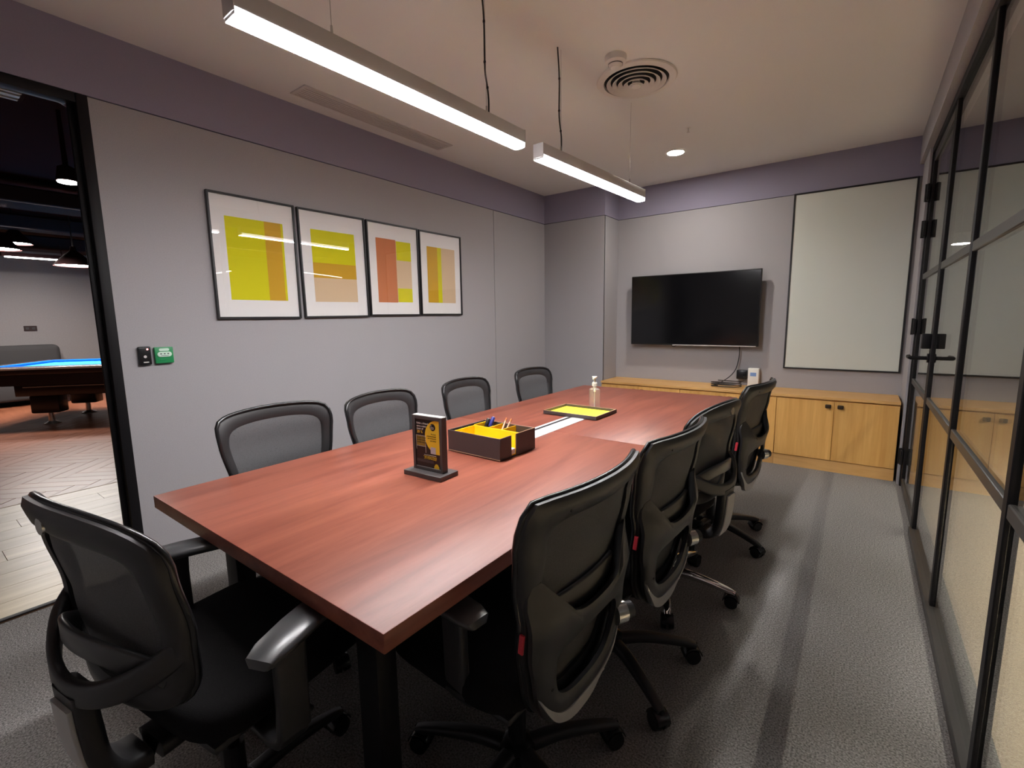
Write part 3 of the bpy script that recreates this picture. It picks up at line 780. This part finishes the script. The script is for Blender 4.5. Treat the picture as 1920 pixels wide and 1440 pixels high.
# sanitiser bottle
t = thing('sanitizer_bottle', 'clear square pump bottle of hand sanitizer on the table', 'bottle', (-1.325, 2.655, TZ), math.radians(-38))
RB(-.034, .034, -.025, .025, 0, .125, r=.008, seg=3).build('bottle', 'clear', t)
MB().lathe([(.030, .122), (.022, .130), (.011, .134), (.011, .142)], n=24).build('shoulder', 'clear', t)
MB().lathe([(.008, .105), (.008, .142)], n=16).build('neck', 'white', t)
MB().lathe([(.0165, .142), (.0165, .160), (.012, .167), (.0055, .168), (.0055, .186), (.0165, .196), (.0165, .203)], n=24).build('pump', 'white', t, angle=20)
MB().tube([(0, 0, .19), (.012, -.012, .194), (.022, -.022, .190)], .0045, 8).build('nozzle', 'white', t)
MB().cyl((0, 0, .006), (0, 0, .106), .0028, n=8).build('dip_tube', 'white', t)

# table sign
def sign():
    t = thing('table_sign', 'charcoal framed table sign with a black and yellow poster', 'sign', (-1.248, 1.165, TZ), math.radians(3))
    RB(-.092, .092, -.048, .048, 0, .018, r=.0015, seg=1).build('base', 'signframe', t)
    w, h, z0 = .073, .205, .018
    fr = .013
    for q in ((-w, -w+fr, z0, z0+h), (w-fr, w, z0, z0+h), (-w+fr, w-fr, z0, z0+fr), (-w+fr, w-fr, z0+h-fr, z0+h)):
        RB(q[0], q[1], -.014, .014, q[2], q[3], r=.001, seg=1).build('frame_side', 'signframe', t)
    B(-w+.002, w-.002, -.010, .012, z0+h, z0+h+.0012).build('top_edge', 'print_white', t)
    y = -.0105
    def flat(m, x0, x1, v0, v1, dy): return B(x0, x1, y-dy, y-dy+.0006, v0, v1)
    p = B(-w+fr, w-fr, y, .012, z0+fr, z0+h-fr).build('poster', 'print_black', t, smooth=False)
    pw, ph, px, pz = 2*(w-fr), h-2*fr, -w+fr, z0+fr
    def R(m, u0, u1, v0, v1, k=1): return B(px+u0*pw, px+u1*pw, y-.0003*k, y-.0003*k+.0003, pz+(1-v1)*ph, pz+(1-v0)*ph).build('print', m, p, smooth=False)
    # yellow shape with a round left side
    pts = []
    cxx, czz, rx, rz = px+.86*pw, pz+.66*ph, .46*pw, .335*ph
    for k in range(21):
        a = PI/2 + PI*k/20*.82
        pts.append((cxx+rx*math.cos(a), czz+rz*math.sin(a)))
    pts = [(px+pw, czz+rz)] + pts + [(px+.62*pw, pz+.34*ph), (px+.62*pw, pz+.30*ph), (px+pw, pz+.30*ph)]
    m = MB(); n = len(pts); yy = y-.0003
    m.add([(a, yy, b) for a, b in pts] + [(a, yy+.0003, b) for a, b in pts], [tuple(range(n)), tuple(range(2*n-1, n-1, -1))] + [(i, (i+1) % n, n+(i+1) % n, n+i) for i in range(n)])
    m.build('print', 'print_yellow', p, smooth=False)
    def disc(m_, u, v, r, k):
        q = MB(); c = Vector((px+u*pw, y-.0003*k, pz+(1-v)*ph)); q.cyl(c, c+Vector((0, .0003, 0)), r, n=28); q.build('print', m_, p, smooth=False)
    disc('print_black', .73, .145, .013, 2)
    disc('print_yellow', .84, .965-.01, .0095, 1)
    R('print_yellow', .74, .94, .955, 1.0, 1)
    R('print_pale', .62, .83, .56, .70, 3)
    R('print_gold', .05, .40, .36, .56, 1)
    for v in (.345, .565): R('print_white', .03, .44, v, v+.008, 2)
    R('print_white', .025, .038, .345, .645, 2); R('print_white', .41, .425, .345, .70, 2)
    R('print_white', .34, .84, .735, .745, 2)
    R('print_grey', .02, .72, .845, .905, 1)
    def T(body, u, v, size, m_, align='LEFT', k=4):
        o = link('lettering', text_mesh(body, size, m_, .0002, align), p)
        o.location = (px+u*pw, y-.0003*k, pz+(1-v)*ph); o.rotation_euler = (PI/2, 0, 0)
    for body, v in (('Refer a friend', .105), ('save a mini-', .165), ('mum of', .22)): T(body, .07, v, .0105, 'print_white')
    T('20 %', .07, .295, .0150, 'print_yellow')
    for body, v in (('91', .125), ('spring', .155), ('board', .185)): T(body, .65, v, .0062, 'print_white')
    for body, v in (('The more', .30), ('coworking friends', .345), ('you recommend', .39), ('you receive', .44)): T(body, .86, v, .0062, 'print_black', 'RIGHT')
    for body, v in (('members earn on every seat', .775), ('refer a business or a friend', .80), ('speak to your hub manager', .825)): T(body, .86, v, .0056, 'print_yellow', 'RIGHT')
    for v in (.40, .45, .50): T('monthly reward', .07, v, .0066, 'print_black')
sign()

# ------------------------------------------------------------------ office chairs
def chaikin(p, it=2):
    for _ in range(it):
        q = []
        for i in range(len(p)):
            a = Vector(p[i]); b = Vector(p[(i+1) % len(p)])
            q += [a*.75+b*.25, a*.25+b*.75]
        p = q
    return p
def outline(half, c, n=72):
    """half: right-hand side (x, z) from top to bottom; star-shaped about c; sampled at N angles"""
    poly = list(half) + [(-x, z) for x, z in reversed(half) if abs(x) > 1e-6]
    poly = chaikin([Vector((x, z)) for x, z in poly], 3)
    out = []; c = Vector(c)
    for k in range(n):
        t = 2*PI*k/n + .0007; d = Vector((math.cos(t), math.sin(t))); best = 0
        for i in range(len(poly)):
            a = poly[i]-c; e = poly[(i+1) % len(poly)]-poly[i]
            den = d.x*e.y-d.y*e.x
            if abs(den) < 1e-12: continue
            s_ = (a.x*e.y-a.y*e.x)/den; u = (a.x*d.y-a.y*d.x)/den
            if s_ > 0 and -1e-9 <= u <= 1+1e-9: best = max(best, s_)
        out.append(c+d*best)
    return out
def ringplate(outer, inner, yf, th, K=4, rnd=.3):
    """curved plate between two outlines; yf(x, z) is the middle surface"""
    n = len(outer); m = MB(); v = []; f = []
    for side in (1, -1):
        for k in range(K+1):
            t = k/K; edge = min(t, 1-t)*2
            h = th/2*(1-rnd*(1-min(1, edge*2.2))**2)
            for a, b in zip(inner, outer):
                p = a+(b-a)*t
                v.append((p.x, yf(p.x, p.y)+side*h, p.y))
    o = (K+1)*n
    for k in range(K):
        for i in range(n):
            j = (i+1) % n
            f.append((k*n+i, k*n+j, (k+1)*n+j, (k+1)*n+i))
            f.append((o+k*n+i, o+(k+1)*n+i, o+(k+1)*n+j, o+k*n+j))
    for i in range(n):
        j = (i+1) % n
        f.append((i, o+i, o+j, j)); f.append((K*n+i, K*n+j, o+K*n+j, o+K*n+i))
    return m.add(v, f)
def disc_plate(outer, c, yf, th, K=6):
    c = Vector(c); inner = [c+(p-c)*.03 for p in outer]
    m = ringplate(outer, inner, yf, th, K, 0); n = len(outer)
    m.f.append(tuple(range(n))); m.f.append(tuple(range((K+1)*n, (K+2)*n)))
    return m
def lerp_tab(tab, z):
    if z <= tab[0][0]: return tab[0][1]
    for (a, b), (c, d) in zip(tab[:-1], tab[1:]):
        if z <= c:
            t = (z-a)/(c-a); t = t*t*(3-2*t); return b+(d-b)*t
    return tab[-1][1]
YBK = [(.34, -.205), (.45, -.222), (.56, -.220), (.70, -.238), (.85, -.262), (.96, -.285)]
def yback(x, z): return lerp_tab(YBK, z) + .85*x*x
YBA = [(.34, -.168), (.45, -.180), (.56, -.190), (.70, -.222), (.85, -.256), (.96, -.285)]
def yba(x, z): return lerp_tab(YBA, z) + x*x*lerp_tab(((.55, .15), (.85, .80)), z)
FRA = [(0, .962), (.15, .960), (.228, .959), (.247, .949), (.248, .91), (.244, .82), (.228, .72), (.218, .62), (.200, .53), (.182, .46), (.152, .405), (.09, .372), (0, .364)]
INA = [(0, .905), (.12, .905), (.166, .900), (.185, .880), (.185, .82), (.180, .74), (.170, .66), (.155, .58), (.140, .50), (.11, .455), (.06, .44), (0, .44)]
FRB = [(0, .962), (.10, .958), (.185, .940), (.235, .908), (.249, .865), (.249, .78), (.246, .68), (.232, .60), (.195, .545), (.12, .52), (0, .515)]
INB = [(0, .895), (.09, .892), (.150, .880), (.188, .856), (.200, .82), (.200, .74), (.195, .67), (.180, .615), (.14, .578), (.07, .565), (0, .565)]
FRC = [(0, .964), (.10, .962), (.195, .954), (.240, .938), (.254, .895), (.242, .80), (.219, .70), (.198, .61), (.175, .545), (.11, .52), (0, .515)]
INC = [(0, .908), (.09, .906), (.160, .898), (.196, .880), (.206, .845), (.196, .77), (.178, .69), (.160, .61), (.13, .575), (.07, .565), (0, .565)]
SUP = [(0, .655), (.07, .660), (.12, .682), (.152, .722), (.175, .775), (.232, .765), (.220, .62), (.202, .53), (.184, .46), (.154, .403), (.09, .370), (0, .361)]
SIN = [(0, .588), (.07, .588), (.125, .582), (.146, .56), (.140, .51), (.118, .458), (.065, .437), (0, .434)]
BUL = [(.34, .022), (.42, .030), (.56, .034), (.66, .030), (.78, .000)]
def ysup(x, z):
    b = lerp_tab(BUL, z); k = max(0, 1-.55*(abs(x)/.22)**4)
    return yba(x, z) - .008 - b*k
def chair_meshes():
    D = {}
    C0 = (0, .68)
    oa = outline(FRA, C0); ia = outline(INA, C0)
    D['back_frame_A'] = ringplate(oa, ia, yba, .026, 4, .55).mesh('back_frame', 'plastic', angle=50)
    D['back_mesh_A'] = disc_plate([a+(b-a)*.25 for a, b in zip(ia, oa)], C0, lambda x, z: yba(x, z)+.004, .003).mesh('back_mesh', 'mesh', angle=60)
    oc_ = outline(FRC, (0, .74)); ic_ = outline(INC, (0, .74))
    D['back_frame_C'] = ringplate(oc_, ic_, yback, .026, 4, .55).mesh('back_frame', 'plastic', angle=50)
    D['back_mesh_C'] = disc_plate([a+(b-a)*.25 for a, b in zip(ic_, oc_)], (0, .74), lambda x, z: yback(x, z)+.004, .003).mesh('back_mesh', 'mesh', angle=60)
    D['rimC'] = MB().tube([(p.x*.992, yback(p.x, p.y)+.010, .74+(p.y-.74)*.992) for p in oc_], .0075, 8, closed=True).mesh('front_rim', 'plasticgloss', angle=60)
    ob = outline(FRB, (0, .74)); ib = outline(INB, (0, .74))
    D['back_frame_B'] = ringplate(ob, ib, yback, .026, 4, .55).mesh('back_frame', 'plastic', angle=50)
    D['back_mesh_B'] = disc_plate([a+(b-a)*.25 for a, b in zip(ib, ob)], (0, .74), lambda x, z: yback(x, z)+.004, .003).mesh('back_mesh', 'mesh', angle=60)
    # rim around the front edge
    D['rim'] = MB().tube([(p.x*.992, yba(p.x, p.y)+.010, .68+(p.y-.68)*.992) for p in oa], .0075, 8, closed=True).mesh('front_rim', 'plasticgloss', angle=60)
    D['rimB'] = MB().tube([(p.x*.992, yback(p.x, p.y)+.010, .74+(p.y-.74)*.992) for p in ob], .0075, 8, closed=True).mesh('front_rim', 'plasticgloss', angle=60)
    # type A lower support with the D-shaped hole
    so = outline(SUP, (0, .52), 96); si = outline(SIN, (0, .52), 96)
    D['support'] = ringplate(so, si, ysup, .022, 6, .5).mesh('lumbar_support', 'plastic', angle=50)
    D['screw'] = MB().cyl((0, .003, 0), (0, -.001, 0), .0045, n=10).mesh('screw_cap', 'groove', angle=40)
    # crescent trim
    m = MB(); n = 36; v = []; f = []
    for i in range(n+1):
        u = -1+2*i/n; x = .190*u
        zl = .338+.150*abs(u)**2.6; hgt = .046*(1-abs(u)**2.2)+.003
        for k, (zz, dy) in enumerate(((zl, .004), (zl+.002, -.014), (zl+hgt, -.014), (zl+hgt, .004))):
            v.append((x, ysup(x, max(.36, zz))+dy, zz))
    for i in range(n):
        for k in range(4): f.append((i*4+k, i*4+(k+1) % 4, i*4+4+(k+1) % 4, i*4+4+k))
    f += [(0, 1, 2, 3), (n*4+3, n*4+2, n*4+1, n*4)]
    D['trim'] = m.add(v, f).mesh('grey_trim', 'greytrim', angle=50)
    y0 = ysup(.11, .365)
    D['badge'] = RB(.085, .112, y0-.017, y0-.010, .372, .381, r=.001, seg=1).mesh('badge', 'print_white')
    # lumbar pad between mesh and support
    sec = rrect(.012, .085, .005, 3)
    D['pad'] = MB().sweep([(x, yba(x, .645)-.018+.3*x*x, .665) for x in [-.13+.26*k/10 for k in range(11)]], sec).mesh('lumbar_pad', 'plastic', angle=50)
    kx, kz = .168, .512; ky = ysup(.16, kz)-.006; ax = Vector((.86, -.51, 0))
    c = Vector((kx, ky, kz))
    m = MB().cyl(c-ax*.012, c+ax*.020, .031, .029, n=28); D['knob'] = m.mesh('knob_ring', 'silver', angle=40)
    m = MB().cyl(c+ax*.018, c+ax*.044, .024, .0215, n=28); D['knobcap'] = m.mesh('knob_cap', 'plastic', angle=40)
    # type B hoop and spine
    hp = bez([(-.228, yback(.228, .66), .680), (-.185, -.238, .640), (-.10, -.276, .600), (0, -.290, .585), (.10, -.276, .600), (.185, -.238, .640), (.228, yback(.228, .66), .680)], 6)
    D['hoop'] = MB().sweep(hp, rrect(.022, .050, .009, 4)).mesh('lumbar_hoop', 'plastic', angle=50)
    hp2 = bez([(-.190, yback(.19, .62)-.004, .615), (-.10, yback(0, .66)-.020, .665), (0, yback(0, .67)-.034, .675), (.10, yback(0, .66)-.020, .665), (.190, yback(.19, .62)-.004, .615)], 6)
    D['hoop2'] = MB().sweep(hp2, rrect(.014, .05, .006, 3)).mesh('lumbar_pad', 'pad', angle=50)
    ys = -.282
    sp = bez([(0, ys, .585), (0, ys+.004, .50), (0, ys+.014, .42), (0, ys+.05, .368), (0, ys+.13, .360), (0, ys+.25, .37)], 5)
    D['spine'] = MB().sweep(sp, rrect(.105, .040, .014, 4), up=(0, 1, 0)).mesh('spine', 'plastic', angle=50)
    pl = bez([(0, ys-.022, .56), (0, ys-.018, .49), (0, ys-.008, .42), (0, ys+.008, .375)], 5)
    D['spineplate'] = MB().sweep(pl, rrect(.078, .010, .004, 3), up=(0, 1, 0)).mesh('grey_plate', 'greytrim', angle=50)
    D['disc'] = MB().cyl((0, yback(0, .922)-.0125, .922), (0, yback(0, .922)-.0165, .922), .017, .016, n=28).mesh('round_badge', 'silver', angle=40)
    # seat
    m = MB(); n = 48; v = []; prof = ((.90, .418), (.985, .428), (1.0, .445), (1.0, .468), (.975, .486), (.90, .496), (.6, .494), (.25, .488))
    for sc_, z in prof:
        for i in range(n):
            t = 2*PI*i/n; e = .42
            x = .250*sc_*math.copysign(abs(math.cos(t))**e, math.cos(t)); y = .058+.235*sc_*math.copysign(abs(math.sin(t))**e, math.sin(t))
            dz = -.030*max(0, (y-.17)/.13)**2 + .05*x*x
            v.append((x, y, z+dz))
    f = [(k*n+i, k*n+(i+1) % n, (k+1)*n+(i+1) % n, (k+1)*n+i) for k in range(len(prof)-1) for i in range(n)]
    f += [tuple(range(n-1, -1, -1)), tuple(range((len(prof)-1)*n, len(prof)*n))]
    D['seat'] = m.add(v, f).mesh('seat', 'fabric', angle=60)
    D['pan'] = RB(-.215, .215, -.15, .26, .400, .420, r=.008).mesh('seat_pan', 'plastic')
    D['mech'] = MB().rbox(-.075, .075, -.13, .10, .345, .402, r=.012).cyl((.07, .03, .372), (.235, .04, .372), .006, n=8).rbox(.215, .262, .025, .055, .366, .378, r=.004).mesh('tilt_mechanism', 'plastic')
    D['backbar'] = MB().sweep(bez([(0, -.05, .375), (0, -.12, .372), (0, -.175, .376), (0, -.205, .405)], 5), rrect(.085, .026, .008, 3), up=(0, 0, 1)).mesh('back_bar', 'plastic', angle=50)
    D['tag'] = RB(-.003, .003, -.006, .006, -.023, .023, r=.001, seg=1).mesh('red_tag', 'redtag')
    # arms (right hand one; mirrored copy for the left)
    for s_, nm in ((1, 'R'), (-1, 'L')):
        m = MB(); v = []; f = []; n = 20; ring = []
        sec = [(-.034, -.004), (-.029, -.010), (.029, -.010), (.034, -.004), (.034, .002), (.028, .008), (-.028, .008), (-.034, .002)]
        path = [(0, -.105, -.018), (0, -.100, -.008), (0, -.070, -.002), (0, 0, 0), (0, .09, -.001), (0, .145, -.004), (0, .160, -.012)]
        scl = [.60, .95, 1.15, 1.25, 1.2, 1.0, .50]
        D['armpad'+nm] = MB().sweep([(s_*x, y, z) for x, y, z in path], sec, scale=scl).mesh('arm_pad', 'pad', angle=50)
        p = MB().sweep([(s_*.0, 0, .665), (s_*.0, 0, .60), (-s_*.002, 0, .50), (-s_*.005, 0, .435)], rrect(.026, .066, .008, 3), up=(0, 1, 0), scale=[1.1, 1, 1, 1.05])
        p.sweep(bez([(-s_*.004, 0, .45), (-s_*.018, 0, .412), (-s_*.06, 0, .396), (-s_*.14, 0, .394)], 4), rrect(.066, .022, .006, 3), up=(0, 0, 1))
        D['armpost'+nm] = p.mesh('armrest', 'plastic', angle=50)
    D['column'] = MB().cyl((0, 0, .20), (0, 0, .36), .0145, n=20).cyl((0, 0, .10), (0, 0, .235), .026, n=24).lathe([(.046, .075), (.052, .085), (.050, .115), (.032, .125)], n=28).mesh('gas_column', 'plasticgloss', angle=40)
    for nm, mt in (('leg', 'plastic'), ('legchrome', 'chrome')):
        sec = rrect(.046, .034, .012, 3)
        pth = bez([(.03, 0, .100), (.12, 0, .105), (.22, 0, .092), (.295, 0, .076), (.325, 0, .066)], 4)
        sc_ = [1.1-.5*i/(len(pth)-1) for i in range(len(pth))]
        D[nm] = MB().sweep(pth, sec, scale=sc_).mesh('base_leg', mt, angle=50)
    m = MB().cyl((.325, 0, .035), (.325, 0, .075), .007, n=10)
    for s_ in (-1, 1):
        m.cyl((.312, s_*.006, .030), (.312, s_*.026, .030), .030, .027, n=24)
    w = []; hood = []
    for k in range(9):
        a = PI*k/8*.9+.2; hood.append((.312+.034*math.cos(a), 0, .030+.034*math.sin(a)))
    m.sweep(hood, rrect(.004, .048, .0015, 2), up=(0, 1, 0))
    D['caster'] = m.mesh('caster', 'plasticgloss', angle=40)
    return D
CM = chair_meshes()
def chair(kind, x, y, rz, label, group, base=0.0, lift=0.0, tilt=0.0, chrome=False, arms=.240, toe=.05, aphi=0.0, ashift=(0, 0)):
    t = thing('office_chair', label, 'chair', (x, y, 0), rz, group)
    def add(nm, key, parent=None):
        o = link(nm, CM[key], parent or t)
        if parent is None: o.location.z = lift
        return o
    add('seat', 'seat'); add('seat_pan', 'pan'); add('tilt_mechanism', 'mech')
    for s_ in ('RL' if arms else ''):
        k = 1 if s_ == 'R' else -1
        a = add('armrest', 'armpost'+s_); a.location = (k*arms*math.cos(aphi)+ashift[0], k*arms*math.sin(aphi)-.012+ashift[1], lift); a.rotation_euler = (0, 0, aphi)
        p = add('arm_pad', 'armpad'+s_, a); p.location = (0, .02, .664); p.rotation_euler = (0, 0, k*toe)
    upper = []
    if kind == 'A':
        upper += [add('back_frame', 'back_frame_A'), add('back_mesh', 'back_mesh_A'), add('front_rim', 'rim')]
        sup = add('lumbar_support', 'support'); upper.append(sup)
        tr = add('grey_trim', 'trim', sup); tr['label'] = 'light grey crescent trim'
        add('badge', 'badge', sup); add('lumbar_pad', 'pad', sup)
        for sx, z in ((-.15, .925), (.15, .925), (-.155, .50), (.155, .50)):
            sw = add('screw_cap', 'screw', sup); sw.location = (sx, (yba(sx, z)-.0125) if z > .8 else (ysup(sx, z)-.0105), z)
        kn = add('knob_ring', 'knob', sup); kn['label'] = 'silver tension knob'; add('knob_cap', 'knobcap', sup)
        add('back_bar', 'backbar')
        tg = add('red_tag', 'tag'); tg.location = (-.224, -.196, .635+lift); tg.rotation_euler = (.12, 0, 0)
    else:
        upper += [add('back_frame', 'back_frame_'+kind), add('back_mesh', 'back_mesh_'+kind), add('front_rim', 'rim'+kind)]
        hp = add('lumbar_hoop', 'hoop'); add('lumbar_pad', 'hoop2', hp); upper.append(hp)
        sp = add('spine', 'spine'); gp = add('grey_plate', 'spineplate', sp); gp['label'] = 'light grey spine plate'; upper.append(sp)
        d = add('round_badge', 'disc'); d['label'] = 'round silver badge'; upper.append(d)
    if tilt:
        piv = Vector((0, -.21, .40+lift))
        for o in upper:
            R_ = Matrix.Rotation(tilt, 4, 'X')
            o.matrix_local = Matrix.Translation(piv) @ R_ @ Matrix.Translation(-piv) @ Matrix.Translation((0, 0, lift))
    c = link('gas_column', CM['column'], t)
    for k in range(5):
        l = link('base_leg', CM['legchrome' if chrome else 'leg'], t); l.rotation_euler = (0, 0, base-rz+2*PI*k/5)
        link('caster', CM['caster'], l)
    return t
GR, GL = 'office chairs along the glass side of the table', 'office chairs along the picture wall'
H = PI/2
D_ = math.radians
chair('A', -.712, .958, H-.04, 'black mesh office chair nearest the viewer on the glass side, grey crescent trim', GR, base=D_(55), lift=.008)
chair('A', -.690, 1.54, H-.06, 'second black mesh office chair from the viewer on the glass side', GR, base=D_(-36))
chair('B', -.70, 2.15, H-.16, 'mesh chair with round badge and chrome base, third on the glass side', GR, base=D_(5), chrome=True)
chair('A', -.655, 2.87, H-.11, 'farthest mesh office chair on the glass side, beside the credenza', GR, base=D_(47))
chair('C', -1.795, 1.00, -H+.02, 'mesh office chair nearest the doorway on the picture side', GL, base=D_(54), lift=-.006, arms=0)
chair('C', -1.775, 1.57, -H+.15, 'second mesh office chair from the doorway, behind the table sign', GL, base=D_(-90), lift=-.018, arms=0)
chair('C', -1.79, 2.24, -H+.13, 'third mesh office chair from the doorway, behind the organiser box', GL, base=.1, lift=-.024, arms=0)
chair('C', -1.785, 2.985, -H+.04, 'mesh office chair on the picture side nearest the corner column', GL, base=.5, lift=-.026, arms=0)
chair('B', -1.245, .428, .15, 'large near office chair at the table end with a round silver badge', 'office chair at the table end', base=.4, lift=.028, arms=.295, toe=.36, aphi=-.13, ashift=(.045, 0))
